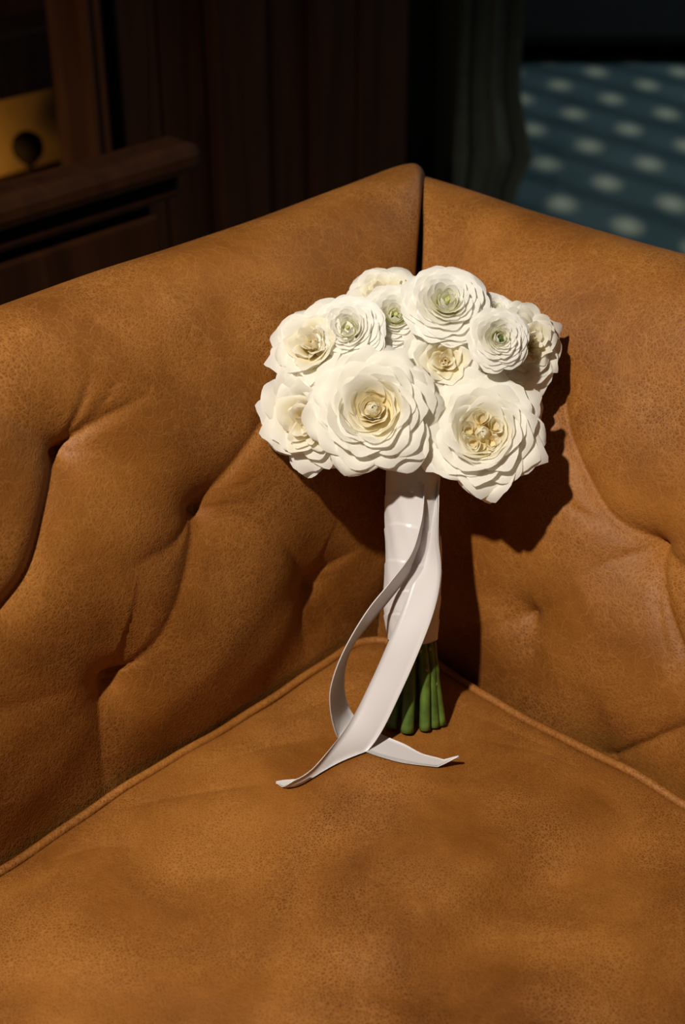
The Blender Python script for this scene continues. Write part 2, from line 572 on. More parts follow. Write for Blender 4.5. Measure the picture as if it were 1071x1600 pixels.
# (points, depth, width, how it fades: 0 constant, 1 fades to its end, 2 fades at both ends)
FOLD = {
    'L': [
        ([(100, 697), (70, 790), (38, 885), (-10, 950)], 0.0087, 0.0085, 0),
        ([(100, 697), (150, 655), (190, 632), (232, 608)], 0.0092, 0.0043, 1),
        ([(100, 697), (125, 640), (138, 565)], 0.0051, 0.0043, 1),
        ([(100, 697), (150, 640), (190, 575)], 0.0051, 0.0037, 1),
        ([(318, 800), (360, 735), (400, 668), (440, 590)], 0.0066, 0.0085, 0),
        ([(318, 800), (370, 788), (432, 776)], 0.0051, 0.0037, 1),
        ([(318, 800), (365, 765), (415, 735)], 0.0040, 0.0037, 1),
        ([(318, 800), (380, 806), (440, 845), (490, 917)], 0.0038, 0.0085, 0),
        ([(318, 800), (275, 845), (225, 868), (180, 890)], 0.0045, 0.0085, 1),
        ([(318, 800), (300, 860), (270, 940), (235, 1010), (176, 1066)], 0.0043, 0.0119, 0),
        ([(176, 1066), (212, 1042), (252, 1000)], 0.0102, 0.0037, 1),
        ([(176, 1066), (163, 1130), (155, 1260)], 0.0075, 0.0153, 1),
        ([(490, 917), (520, 888), (570, 850)], 0.0059, 0.0085, 1),
        ([(490, 917), (476, 960), (470, 1030)], 0.0059, 0.0119, 1),
        ([(490, 917), (515, 945), (540, 1000)], 0.0030, 0.0068, 1),
        ([(-80, 560), (-20, 620), (100, 697)], 0.0043, 0.0119, 0),
        ([(-60, 1120), (60, 1090), (176, 1066)], 0.0037, 0.0170, 1),
    ],
    'R': [
        ([(1018, 852), (950, 795), (908, 705), (888, 640), (880, 560)], 0.0082, 0.0059, 0),
        ([(1018, 852), (975, 800), (935, 740), (915, 700)], 0.0051, 0.0029, 1),
        ([(1018, 852), (960, 815), (900, 780), (860, 745)], 0.0062, 0.0050, 1),
        ([(1018, 852), (960, 868), (895, 900)], 0.0051, 0.0029, 1),
        ([(1018, 852), (1008, 810), (1002, 755)], 0.0040, 0.0029, 1),
        ([(1018, 852), (1050, 872), (1110, 900)], 0.0054, 0.0059, 0),
        ([(1018, 852), (1040, 930), (1075, 1015)], 0.0054, 0.0043, 0),
        ([(1018, 852), (1030, 940), (1055, 1020), (1085, 1060)], 0.0051, 0.0037, 1),
        ([(828, 962), (890, 930), (970, 880), (1018, 852)], 0.0034, 0.0102, 2),
        ([(828, 962), (785, 975), (735, 985)], 0.0037, 0.0068, 1),
        ([(828, 962), (832, 1020), (850, 1090)], 0.0037, 0.0119, 1),
        ([(828, 962), (800, 930), (770, 900)], 0.0030, 0.0085, 1),
        ([(950, 1190), (1010, 1160), (1080, 1128)], 0.0048, 0.0043, 0),
        ([(950, 1190), (948, 1130), (930, 1060)], 0.0045, 0.0153, 1),
        ([(950, 1190), (1000, 1180), (1040, 1160)], 0.0030, 0.0029, 1),
    ],
}
# generic tufting continued out of frame: (along, arc)
BTN_FAR = [(0.62, 0.42, .03), (0.62, 0.22, .03), (0.80, 0.32, .03), (0.98, 0.42, .03), (0.98, 0.22, .03), (1.16, 0.32, .03)]
MITRE_OFF = {'L': 0.0, 'R': 0.0}
SURF = {}


def panel_disp(side, a, s):
    d = np.zeros(a.shape)
    ms = (s < ARC[TOPI] + 0.10)
    for px, py, dep in BTN[side]:
        ba, bs = hit_panel(side, px, py, SINK)
        r = np.sqrt((a - ba) ** 2 + (s - bs) ** 2)
        d -= dep * (0.58 * np.exp(-r / 0.014) + 0.42 * np.exp(-(r / 0.048) ** 2))
    for ba, bs, dep in BTN_FAR:
        r = np.sqrt((a - ba) ** 2 + (s - bs) ** 2)
        d -= dep * (0.58 * np.exp(-r / 0.014) + 0.42 * np.exp(-(r / 0.048) ** 2))
    fmax = np.zeros(a.shape); fsum = np.zeros(a.shape)
    for pts, dep, w, mode in FOLD[side]:
        poly = [hit_panel(side, x, y, SINK * 0.6) for x, y in pts]
        dist, fr, sd = seg_dist(a, s, catmull(poly, 4 * len(poly)))
        amp = np.ones_like(fr) if mode == 0 else ((1 - fr) ** 0.8 if mode == 1 else np.abs(1 - 2 * fr) ** 0.7 * 0.8 + 0.2)
        ww = np.where(sd > 0, w, w * 1.7)
        g = dep * amp * np.exp(-dist / ww)
        fmax = np.maximum(fmax, g); fsum = fsum + g
    d -= fmax + 0.22 * (fsum - fmax)          # pleats that meet at a button do not pile up
    # broad pillows and a slow hand-made unevenness
    d += 0.003 * np.sin(a * 23 + 1.0) * np.sin(s * 19 + 0.5) + 0.0007 * np.sin(a * 61 + 2 * np.sin(s * 31)) * np.sin(s * 53)
    return d


def smooth_min(x, k):
    return -k * np.log(np.exp(-x / k))


def panel(side, length, name, parent):
    nS, nA = 330, 430
    s = np.concatenate([np.linspace(0.0, ARC[TOPI] + 0.12, 290), np.linspace(ARC[TOPI] + 0.13, ARC[-1], 40)])
    px_, pz_ = side_prof(side, s); nx_, nz_ = prof_normal(s)
    st_ = side_prof('R' if side == 'L' else 'L', s)[0]        # the mitre: both surfaces meet here
    tA = np.concatenate([np.linspace(0, 0.03, 30, endpoint=False), np.linspace(0.03, 0.62, 340, endpoint=False), np.linspace(0.62, length, 60)])
    # along coordinate starts on the mitre (x = y) of every profile row
    st_ = st_ - (0.005 + 0.003 * np.clip((0.30 - s) / 0.05, 0, 1) if side == 'L' else 0)
    a = st_[:, None] + tA[None, :] * (length - st_[:, None]) / length
    S = np.repeat(s[:, None], len(tA), 1)
    d = panel_disp(side, a, S)
    fade = np.clip((ARC[TOPI] + 0.06 - S) / 0.10, 0, 1)
    d = d * fade
    # rounded edge into the mitre seam
    rel = a - st_[:, None]
    edge_r = (0.010 if side == 'L' else 0.004) * (0.02 + 0.98 * np.clip((S - 0.24) / 0.10, 0, 1))
    e = np.clip(1 - rel / edge_r, 0, 1)
    d -= edge_r * (1 - np.sqrt(np.clip(1 - e * e, 0, 1))) * 0.8
    if side == 'L': d += (0.003 * np.exp(-(rel / 0.06) ** 2) - 0.006 * np.exp(-rel / 0.014)) * np.clip((S - 0.30) / 0.1, 0, 1)   # the back stands a little proud of the arm here
    # far end rounded
    e2 = np.clip(1 - (length - a) / 0.03, 0, 1)
    d -= 0.03 * (1 - np.sqrt(np.clip(1 - e2 * e2, 0, 1)))
    c = px_[:, None] + nx_[:, None] * d
    z = pz_[:, None] + nz_[:, None] * d
    if side == 'L':
        P = np.stack([c, a, z], -1)
    else:
        P = np.stack([a, c, z], -1)
    SURF[side] = (a, S, P)
    n, m = a.shape
    V = loc2w(P.reshape(-1, 3))
    # end cap on the free end
    F = grid_faces(n, m, flip=(side == 'R')).tolist()
    F.append([i * m + m - 1 for i in range(n)])
    return mesh_obj(name, V - np.array(parent.location[:]), F, LEATHER, parent)


sofa = empty('leather_sofa', to_world((0.3, 0.5, -SEAT)))
tag(sofa, 'tan leather sofa with button-tufted rolled back and arm', 'sofa')
BACK_LEN, ARM_LEN = 1.35, 0.80
panel('L', BACK_LEN, 'back', sofa)
panel('R', ARM_LEN, 'arm', sofa)


def sofa_part(name, v_local, f, mat, smooth=True):
    return mesh_obj(name, loc2w(v_local) - np.array(sofa.location[:]), [list(q)[::-1] for q in f], mat, sofa, smooth)


def surf_point(side, ba, bs):
    a, S, P = SURF[side]
    k = np.argmin((a - ba) ** 2 + (S - bs) ** 2)
    return P.reshape(-1, 3)[k]


# mitre seam cord
mi = np.linspace(0.30, ARC[TOPI] + 0.22, 90)
mx, mz = prof_at(mi); mnx, mnz = prof_normal(mi)
path = np.stack([mx - mnx * 0.014, mx - mitre_shift(mi) - mnx * 0.014, mz - mnz * 0.014], -1)
v, f = tube(path, 0.0022, 8)
sofa_part('mitre_seam', v, f, DARK_SEAM)

# leather-covered buttons at the bottom of the dimples
bt_prof = [(0.0, 0.0035), (0.004, 0.0032), (0.0075, 0.0016), (0.009, -0.001), (0.009, -0.004)]
for side in ('L', 'R'):
    lst = [hit_panel(side, x, y, SINK) for x, y, d_ in BTN[side]]
    if side == 'L': lst += [(a_, s_) for a_, s_, d_ in BTN_FAR]
    for ba, bs in lst:
        c = surf_point(side, ba, bs)
        nxx, nzz = prof_normal(np.array([bs])); nrm = np.array([nxx[0], 0, nzz[0]]) if side == 'L' else np.array([0, nxx[0], nzz[0]])
        t1 = np.array([0, 1.0, 0]) if side == 'L' else np.array([1.0, 0, 0]); t2 = np.cross(nrm, t1)
        V = []
        for r_, h_ in bt_prof:
            for q in range(12):
                an = q * math.pi / 6
                V.append(c + nrm * (h_ - 0.003) + r_ * (math.cos(an) * t1 + math.sin(an) * t2))
        sofa_part('button', V, grid_faces(len(bt_prof), 12, wrap=True), LEATHER)

# base frame and feet
sofa_part('base', *box_vf(-0.165, 0.72, -0.165, BACK_LEN - 0.02, 0.09 - SEAT, 0.29 - SEAT, 0.01), LEATHER, False)
for lx in (-0.15, 0.64):
    for ly in (-0.15, BACK_LEN - 0.10):
        v, f = tube([(lx + .03, ly + .03, 0.10 - SEAT), (lx + .03, ly + .03, 0.05 - SEAT), (lx + .03, ly + .03, -SEAT)], [0.030, 0.026, 0.018], 14)
        sofa_part('foot', v, f, WOOD)

# ------------------------------------------------------------------ seat cushion
CX0, CX1, CY0, CY1 = 0.002, 0.74, 0.004, BACK_LEN - 0.02
RC = 0.034
STEP = -0.010
CREASE = [   # (pixel polyline, height, width, kind)
    ([(560, 1570), (700, 1465), (850, 1352), (990, 1290)], STEP, 0.014, 'step'),
    ([(170, 1262), (300, 1240), (430, 1226)], 0.0022, 0.008, 'groove'),
    ([(420, 1120), (520, 1085), (585, 1060)], 0.0020, 0.010, 'groove'),
    ([(330, 1190), (430, 1160), (520, 1150)], 0.0020, 0.010, 'groove'),
    ([(700, 1105), (790, 1125), (900, 1180)], 0.0018, 0.010, 'groove'),
    ([(720, 1150), (850, 1170), (950, 1230)], 0.0018, 0.012, 'groove'),
    ([(60, 1340), (150, 1320), (230, 1330)], 0.0020, 0.010, 'groove'),
    ([(610, 1010), (660, 1060), (700, 1090)], 0.0020, 0.008, 'groove'),
]


def seat_pix(px, py):
    r = ray(px, py); t = (SEAT + 0.006 - CAM.z) / r.z
    l = to_local(CAM + r * t)
    return (l.x, l.y)


CREASE_L = [(catmull([seat_pix(*q) for q in pts], 24), h, w, kd) for pts, h, w, kd in CREASE]


def rr_sdf(x, y):
    """inside distance to the rounded rectangle outline (positive inside)"""
    qx = np.abs(x - (CX0 + CX1) / 2) - (CX1 - CX0) / 2 + RC
    qy = np.abs(y - (CY0 + CY1) / 2) - (CY1 - CY0) / 2 + RC
    return -(np.sqrt(np.maximum(qx, 0) ** 2 + np.maximum(qy, 0) ** 2) + np.minimum(np.maximum(qx, qy), 0) - RC)


def seat_h(x, y):
    x = np.asarray(x, float); y = np.asarray(y, float)
    d = np.maximum(rr_sdf(x, y), 0)
    z = 0.016 * (1 - np.exp(-d / 0.09)) - 0.004 * np.exp(-d / 0.006)
    for P, h, w, kd in CREASE_L:
        dist, fr, sd = seg_dist(x, y, P)
        env = np.sin(np.pi * np.clip(fr, 0.02, 0.98)) ** 0.7
        if kd == 'step':
            z = z + h * env * np.exp(-(dist / (w * 3)) ** 2) * np.tanh(sd * dist / w)
        else:
            z = z - h * env * np.exp(-dist / w)
    z = z + 0.0022 * np.sin(x * 31 + 2.5 * y + 0.4) * np.sin(y * 27 + 1.3) + 0.0008 * np.sin(x * 83 + y * 40) * np.sin(y * 71 - x * 22)
    return z


def rr_outline(n, inset=0.0):
    """n points round the rounded rectangle"""
    x0, x1, y0, y1 = CX0 + inset, CX1 - inset, CY0 + inset, CY1 - inset; r = max(RC - inset, 1e-4)
    pts = []
    for cx, cy, a0 in ((x1 - r, y1 - r, 0), (x0 + r, y1 - r, 90), (x0 + r, y0 + r, 180), (x1 - r, y0 + r, 270)):
        for k in range(13):
            an = math.radians(a0 + 90 * k / 12)
            pts.append((cx + r * math.cos(an), cy + r * math.sin(an)))
    P = np.array(pts + [pts[0]])
    L = np.concatenate([[0], np.cumsum(np.linalg.norm(np.diff(P, axis=0), axis=1))])
    t = np.linspace(0, L[-1], n, endpoint=False)
    return np.stack([np.interp(t, L, P[:, 0]), np.interp(t, L, P[:, 1])], -1)


cushion = empty('seat_cushion', to_world((0.3, 0.5, -0.14)))
tag(cushion, 'smooth tan leather seat cushion with piped edge under the bouquet', 'cushion')
# top: grid warped onto the rounded rectangle
gx = np.concatenate([np.linspace(0, 0.46, 330, endpoint=False), np.linspace(0.46, 1, 40)])
gy = np.concatenate([np.linspace(0, 0.36, 360, endpoint=False), np.linspace(0.36, 1, 50)])
X = CX0 + (CX1 - CX0) * gx[None, :] + 0 * gy[:, None]; Y = CY0 + (CY1 - CY0) * gy[:, None] + 0 * gx[None, :]
# pull the square's corners onto the rounded outline
for cx, cy, sx, sy in ((CX0 + RC, CY0 + RC, -1, -1), (CX1 - RC, CY0 + RC, 1, -1), (CX0 + RC, CY1 - RC, -1, 1), (CX1 - RC, CY1 - RC, 1, 1)):
    ux = (X - cx) * sx; uy = (Y - cy) * sy
    m = (ux > 0) & (uy > 0)
    mx_ = np.maximum(ux, uy); ln = np.sqrt(ux ** 2 + uy ** 2) + 1e-12
    k_ = np.where(m, mx_ / ln, 1)
    X = np.where(m, cx + sx * ux * k_, X); Y = np.where(m, cy + sy * uy * k_, Y)
Z = seat_h(X, Y)
topP = np.stack([X, Y, Z], -1).reshape(-1, 3)
nr, nc = X.shape
loop = [j for j in range(nc)] + [i * nc + nc - 1 for i in range(1, nr)] + [(nr - 1) * nc + j for j in range(nc - 2, -1, -1)] + [i * nc for i in range(nr - 2, 0, -1)]
edge = topP[loop]
cen = np.array([(CX0 + CX1) / 2, (CY0 + CY1) / 2, 0])
rings = []
for kz in range(1, 9):
    t = kz / 8
    bulge = 0.006 * math.sin(math.pi * t)
    dirs = edge - cen; dirs[:, 2] = 0; dirs /= np.linalg.norm(dirs, axis=1)[:, None]
    rg = edge + dirs * bulge; rg[:, 2] = edge[:, 2] * (1 - t) + (-0.135) * t
    rings.append(rg)
V = np.concatenate([topP] + rings)
F = grid_faces(nr, nc, flip=False).tolist()
n0 = len(topP); nl = len(loop)
prev = loop
for kz in range(8):
    cur = [n0 + kz * nl + q for q in range(nl)]
    for q in range(nl):
        q2 = (q + 1) % nl
        F.append([prev[q], cur[q], cur[q2], prev[q2]])
    prev = cur
F.append(prev[::-1])
mesh_obj('cover', loc2w(V) - np.array(cushion.location[:]), [q[::-1] for q in F], SEAT_LEATHER, cushion)
# piping cord round the top edge
op = rr_outline(600, -0.001)
pz = seat_h(*rr_outline(600, 0.001).T) + 0.0015
wob = 0.0008 * np.sin(np.arange(600) * 0.21) * np.sin(np.arange(600) * 0.083)
path = np.concatenate([np.stack([op[:, 0], op[:, 1], pz + wob], -1)]); path = np.vstack([path, path[:1]])
v, f = tube(path, 0.0032, 10, cap=False)
mesh_obj('piping', loc2w(v) - np.array(cushion.location[:]), [q[::-1] for q in f], LEATHER, cushion)

#BOUQUET ------------------------------------------------------------ bouquet
def petal_material(name, white, base_c, heart=None):
    k = NT(name)
    at_ = k.n('ShaderNodeAttribute'); at_.attribute_name = 'along'
    c = k.ramp(at_.outputs['Fac'], [(0.15, base_c), (0.50, tuple(0.35 * a + 0.65 * b for a, b in zip(base_c, white))), (0.72, white)])
    tc = k.n('ShaderNodeTexCoord').outputs['Object']
    nz = k.n('ShaderNodeTexNoise', Scale=60.0, Detail=3.0); k.l(tc, nz.inputs['Vector'])
    c = k.mix(k.math('MULTIPLY', nz.outputs['Fac'], 0.10), c, tuple(x * 0.86 for x in white))
    k.l(c, k.b.inputs['Base Color'])
    k.b.inputs['Roughness'].default_value = 0.55
    k.b.inputs['Specular IOR Level'].default_value = 0.25
    tr = k.n('ShaderNodeBsdfTranslucent'); k.l(c, tr.inputs['Color'])
    mx = k.n('ShaderNodeMixShader'); mx.inputs[0].default_value = 0.46
    k.l(k.b.outputs[0], mx.inputs[1]); k.l(tr.outputs[0], mx.inputs[2])
    out = k.t.nodes['Material Output']; k.l(mx.outputs[0], out.inputs['Surface'])
    return k.m


PETAL = petal_material('white_rose_petal', (0.93, 0.905, 0.82), (0.92, 0.79, 0.38))  # yellow base is pigment, deepened to stand in for glow between petals
PETAL_R = petal_material('white_ranunculus_petal', (0.93, 0.91, 0.85), (0.86, 0.85, 0.56))
HEART_G = plain_material('green_flower_heart', (0.07, 0.12, 0.02), 0.6, 0.3, 0, 0.3, 400.0)
HEART_P = plain_material('pale_green_flower_heart', (0.42, 0.46, 0.16), 0.6, 0.3, 0, 0.3, 400.0)
GREEN = plain_material('green_stem', (0.075, 0.125, 0.018), 0.40, 0.5, 0.0, 0.45, 90.0)
SCAR = plain_material('pale_thorn_scar', (0.26, 0.23, 0.09), 0.6, 0.4, 0.0, 0.3, 300.0)
SATIN = NT('white_satin')
SATIN.b.inputs['Base Color'].default_value = (0.62, 0.585, 0.575, 1)
SATIN.b.inputs['Roughness'].default_value = 0.36
SATIN.b.inputs['Specular IOR Level'].default_value = 0.55
SATIN.b.inputs['Sheen Weight'].default_value = 0.25
_tc = SATIN.n('ShaderNodeTexCoord').outputs['Object']
_mp = SATIN.n('ShaderNodeMapping'); _mp.inputs['Scale'].default_value = (900, 900, 900); SATIN.l(_tc, _mp.inputs['Vector'])
_nz = SATIN.n('ShaderNodeTexNoise', Scale=1.0, Detail=2.0); SATIN.l(_mp.outputs[0], _nz.inputs['Vector'])
_bp = SATIN.n('ShaderNodeBump', Strength=0.04, Distance=0.0005); SATIN.l(_nz.outputs['Fac'], _bp.inputs['Height']); SATIN.l(_bp.outputs[0], SATIN.b.inputs['Normal'])
SATIN = SATIN.m


def seat_z(p):
    l = to_local(Vector(p))
    return SEAT + float(seat_h(np.array([l.x]), np.array([l.y]))[0])


_f = CAM + ray(645, 1137) * ((SEAT + 0.008 - CAM.z) / ray(645, 1137).z)
FOOT = Vector((_f.x, _f.y, 0)); FOOT.z = seat_z((FOOT.x, FOOT.y, SEAT))
_h = ray(645, 592)
HEAD = CAM + _h * ((FOOT.y + 0.088) / _h.y)
DSC = 0.965


def atb(px, py, d):
    return at(px, py, d * DSC)


AX = (HEAD - FOOT).normalized()
bouquet = empty('bridal_bouquet', FOOT)
tag(bouquet, 'round bouquet of white roses and ranunculus with satin-wrapped stems on leather seat', 'bouquet')


def bq(name, v, f, mat, parent=None, smooth=True):
    return mesh_obj(name, np.asarray(v, float) - np.array(FOOT[:]), f, mat, parent or bouquet, smooth)


def petal_vf(phi, rho0, z0, L, W, th0, th1, curl=0.0, pw=1.0, point=0.0, tipfall=0.25, edge=0.0, wav=0.0, rmin=0.006, nu=13, nv=12, seed=0, wbase=0.35, notch=0.0, twist=0.0):
    """a petal in flower axes: phi azimuth, base at radius rho0 / height z0, length L, half width W,
    meridian angle th0 -> th1 (0 = along the axis, 90 = flat outwards), curl extra tip roll"""
    rs = np.random.default_rng(seed)
    ph1, ph2, ph3 = rs.uniform(0, 6.28, 3)
    u = np.linspace(-1, 1, nu)
    v = np.linspace(0, 1, nv) ** 0.85
    U, Vv = np.meshgrid(u, v)
    len_u = 1 - tipfall * np.abs(u) ** 2.4 + point * np.exp(-(u / 0.22) ** 2) - notch * np.exp(-(u / 0.25) ** 2) + 0.035 * np.sin(3 * u + ph1) + 0.02 * np.sin(7 * u + ph2)
    # integrate the meridian
    nn = 48
    q = np.linspace(0, 1.15, nn)
    th = th0 + (th1 - th0) * np.minimum(q, 1) ** pw + curl * np.clip((q - 0.72) / 0.28, 0, 1.4) ** 1.5
    dr = np.sin(th); dz = np.cos(th); h = q[1] - q[0]
    R = rho0 + L * np.concatenate([[0], np.cumsum((dr[1:] + dr[:-1]) / 2 * h)])
    Zm = z0 + L * np.concatenate([[0], np.cumsum((dz[1:] + dz[:-1]) / 2 * h)])
    q_uv = Vv * len_u[None, :]
    r = np.interp(q_uv, q, R); z = np.interp(q_uv, q, Zm); t = np.interp(q_uv, q, th)
    w = W * (wbase + (1 - wbase) * np.sin(np.minimum(Vv / 0.62, 1) * np.pi / 2))
    w = w * (1 - 0.22 * np.clip((Vv - 0.75) / 0.25, 0, 1) ** 2)
    rc = np.maximum(np.maximum(r, rmin), 0.45 * W)
    al = np.clip(U * w / rc, -2.6, 2.6)
    x = r - rc * (1 - np.cos(al)); y = rc * np.sin(al)
    z = z + twist * y * Vv * rs.uniform(-0.3, 1.0)          # one flank lifted, as petals overlap in a spiral
    # outward roll of the side edges and rim waves, along the petal normal (cos t, -sin t)
    off = edge * L * np.clip(np.abs(U) - 0.55, 0, 1) ** 1.6 * Vv + wav * L * Vv ** 2 * (np.sin(2.6 * U + ph1) + 0.6 * np.sin(5.7 * U + ph3))
    x = x + off * np.cos(t); z = z - off * np.sin(t)
    c, s_ = math.cos(phi), math.sin(phi)
    P = np.stack([x * c - y * s_, x * s_ + y * c, z], -1).reshape(-1, 3)
    along = np.clip(Vv * (0.9 + 0.1 * np.abs(U)), 0, 1).reshape(-1)
    return P, grid_faces(nv, nu), along


def set_along(o, al):
    at_ = o.data.attributes.new('along', 'FLOAT', 'POINT')
    at_.data.foreach_set('value', np.asarray(al, np.float32))


def flower_frame(px, py, depth, axis, spin=0.0):
    p = atb(px, py, depth)
    a = (RGT * axis[0] + UPV * axis[1] - FWD * axis[2]).normalized()
    x = RGT - a * RGT.dot(a)
    if x.length < 0.2: x = UPV - a * UPV.dot(a)
    x.normalize(); y = a.cross(x)
    M = Matrix((x, y, a)).transposed() @ Matrix.Rotation(spin, 3, 'Z')
    return p, M


def make_flower(name, px, py, rpx, depth, axis, petals, mat, split, spin=0.0, label=None, tint=1.0):
    """petals: list of (P, F, along) for unit radius in flower axes, outermost first.
    the first `split` petals become objects of their own, the rest is the flower's heart"""
    R = rpx * depth * DSC / FPX
    p, M = flower_frame(px, py, depth, axis, spin)
    inner = petals[split:]
    V, F = join_vf([(q[0], q[1]) for q in inner])
    al = np.concatenate([q[2] * tint for q in inner])
    o = mesh_obj(name, V, F, mat, bouquet)
    o.matrix_local = Matrix.Translation(p - FOOT) @ M.to_4x4() @ Matrix.Scale(R, 4)
    set_along(o, al)
    if label: o['label'] = label
    for q in petals[:split]:
        c = mesh_obj('petal', q[0], q[1], mat, o)
        set_along(c, q[2])
    # green calyx and sepals under the flower
    cz = [(0.02, -0.98), (0.16, -0.95), (0.24, -0.85), (0.22, -0.72), (0.10, -0.62)]
    CV = [(r_ * math.cos(t_), r_ * math.sin(t_), z_) for r_, z_ in cz for t_ in np.linspace(0, 2 * math.pi, 12, endpoint=False)]
    mesh_obj('calyx', CV, grid_faces(len(cz), 12, wrap=True), GREEN, o)
    return o


D = math.radians


def shingle(rs, ph, rr, zr, th1, dth, L, W, curl=0.0, point=0.0, tf=0.18, edge=0.1, wav=0.015, rmin=0.05, nu=13, nv=12, twist=0.30):
    """a petal whose tip sits at radius rr, height zr with meridian angle th1 (degrees) there"""
    th0 = th1 + dth
    q = np.radians(np.linspace(th0, th1, 20))
    rho0 = rr - L * np.sin(q).mean(); z0 = zr - L * np.cos(q).mean()
    rho0 = max(rho0, 0.01)
    return petal_vf(ph, rho0, z0, L, W, D(th0), D(th1), D(curl), 1.0, point, tf, edge, wav, rmin=rmin, nu=nu, nv=nv, seed=int(rs.integers(1e9)), twist=twist)


def lerp(t, a): return float(np.interp(t, np.linspace(0, 1, len(a)), a))


def open_rose(seed, quartered=False):
    """fully blown garden rose: unit radius, highest rim near z = 0, deep crowded heart"""
    rs = np.random.default_rng(seed)
    out = []; ph = rs.uniform(0, 6.28)
    rims = [1.0, 0.95, 0.88, 0.81, 0.73, 0.65, 0.57, 0.49]
    for k, rr in enumerate(rims):
        t = k / (len(rims) - 1)
        n = 5 if k else 6
        ph += 0.62 + rs.uniform(-.2, .2)
        for q in range(n):
            j = lambda a: 1 + rs.uniform(-a, a)
            out.append(shingle(rs, ph + 2 * math.pi * q / n + rs.uniform(-.2, .2), rr * j(.05), lerp(t, [-.40, -.30, -.18, -.06, 0.0]) + rs.uniform(-.035, .035),
                               lerp(t, [88, 78, 64, 48, 30]) + rs.uniform(-13, 13), lerp(t, [-40, -26, -10, 2]), lerp(t, [.95, .85, .72, .62]) * j(.06),
                               lerp(t, [.58, .56, .50, .42]) * j(.14), lerp(t, [46, 40, 30, 22]) * j(.5), 0.17 * rs.uniform(0, 1.5) * (1 - t) ** 1.5, 0.20, (0.42 - 0.22 * t) * j(.6), 0.030 * j(.6)))
    nobj = len(out)
    if not quartered:
        for k, rr in enumerate([0.42, 0.36, 0.29, 0.22, 0.15, 0.09, 0.04]):
            t = k / 6
            n = 4 if k < 5 else 3
            ph += 0.7 + rs.uniform(-.3, .3)
            for q in range(n):
                j = lambda a: 1 + rs.uniform(-a, a)
                out.append(shingle(rs, ph + 2 * math.pi * q / n + rs.uniform(-.3, .3), rr * j(.12), lerp(t, [-.04, -.14, -.20, -.18]) + rs.uniform(-.05, .05),
                                   lerp(t, [16, 4, 0]) + rs.uniform(-8, 8), lerp(t, [8, 14, 6]), lerp(t, [.5, .36, .30]), lerp(t, [.36, .24, .10]) * j(.2),
                                   26 * j(.8), 0, 0.22, 0.12, 0.05))
    else:
        # quartered heart: four crowded swirls of upright folded petals
        for k, rr in enumerate([0.43, 0.37]):
            for q in range(5):
                out.append(shingle(rs, rs.uniform(0, .5) + 2 * math.pi * q / 5 + k * .6, rr, -.04 - .05 * k + rs.uniform(-.03, .03), 18, 6, .5, .36, 26, 0, .2, .12, .04))
        for c in range(5):
            an = c * 2 * math.pi / 5 + 0.5 + rs.uniform(-.2, .2); cx, cy = 0.21 * math.cos(an), 0.21 * math.sin(an)
            for m, rr in enumerate([0.125, 0.09, 0.055, 0.02]):
                for q in range(2):
                    P, F, al = shingle(rs, an + (q - .5) * 2.0 + rs.uniform(-.4, .4), rr, -.10 - .025 * m + rs.uniform(-.03, .03), 8, 10, .34, max(.16 - .03 * m, .06), 22, 0, .25, .1, .05)
                    out.append((P + np.array([cx, cy, 0]), F, al))
        for q in range(3):
            out.append(shingle(rs, q * 2.1, 0.03, -.16, 4, 6, .3, .06, 10, 0, .25, .1, .05))
    # crumpled core that closes the throat
    for q in range(4):
        out.append(shingle(rs, q * 1.6 + .4, 0.01, -.17, -50, 60, .34, .20, 0, 0, .2, .1, .06))
    return out, nobj


def cup_rose(seed):
    """half-open rose: high spiral centre, rolled outer petals"""
    rs = np.random.default_rng(seed)
    out = []; ph = rs.uniform(0, 6.28)
    rims = [1.0, 0.92, 0.82, 0.72, 0.61, 0.50, 0.40, 0.30, 0.21, 0.13, 0.06]
    nobj = 0
    for k, rr in enumerate(rims):
        t = k / (len(rims) - 1)
        n = 5 if k < 4 else (4 if k < 8 else 3)
        ph += 0.66 + rs.uniform(-.25, .25)
        for q in range(n):
            j = lambda a: 1 + rs.uniform(-a, a)
            out.append(shingle(rs, ph + 2 * math.pi * q / n + rs.uniform(-.25, .25), rr * j(.06), lerp(t, [-.42, -.22, -.06, 0.0, -.02]) + rs.uniform(-.04, .04),
                               lerp(t, [84, 62, 40, 16, 2]) + rs.uniform(-10, 10), lerp(t, [-34, -12, 8, 14]), lerp(t, [1.0, .85, .66, .46]) * j(.07),
                               lerp(t, [.62, .56, .42, .22, .08]) * j(.15), lerp(t, [44, 40, 34, 20]) * j(.6), 0.15 * rs.uniform(0, 1.5) * (1 - t), 0.20, (0.42 - 0.2 * t) * j(.6), 0.035 * j(.6)))
        if k < 5: nobj = len(out)
    for q in range(4):
        out.append(shingle(rs, q * 1.6 + .4, 0.02, -.12, -30, 40, .25, .16, 0, 0, .2, .1, .06))
    return out, nobj


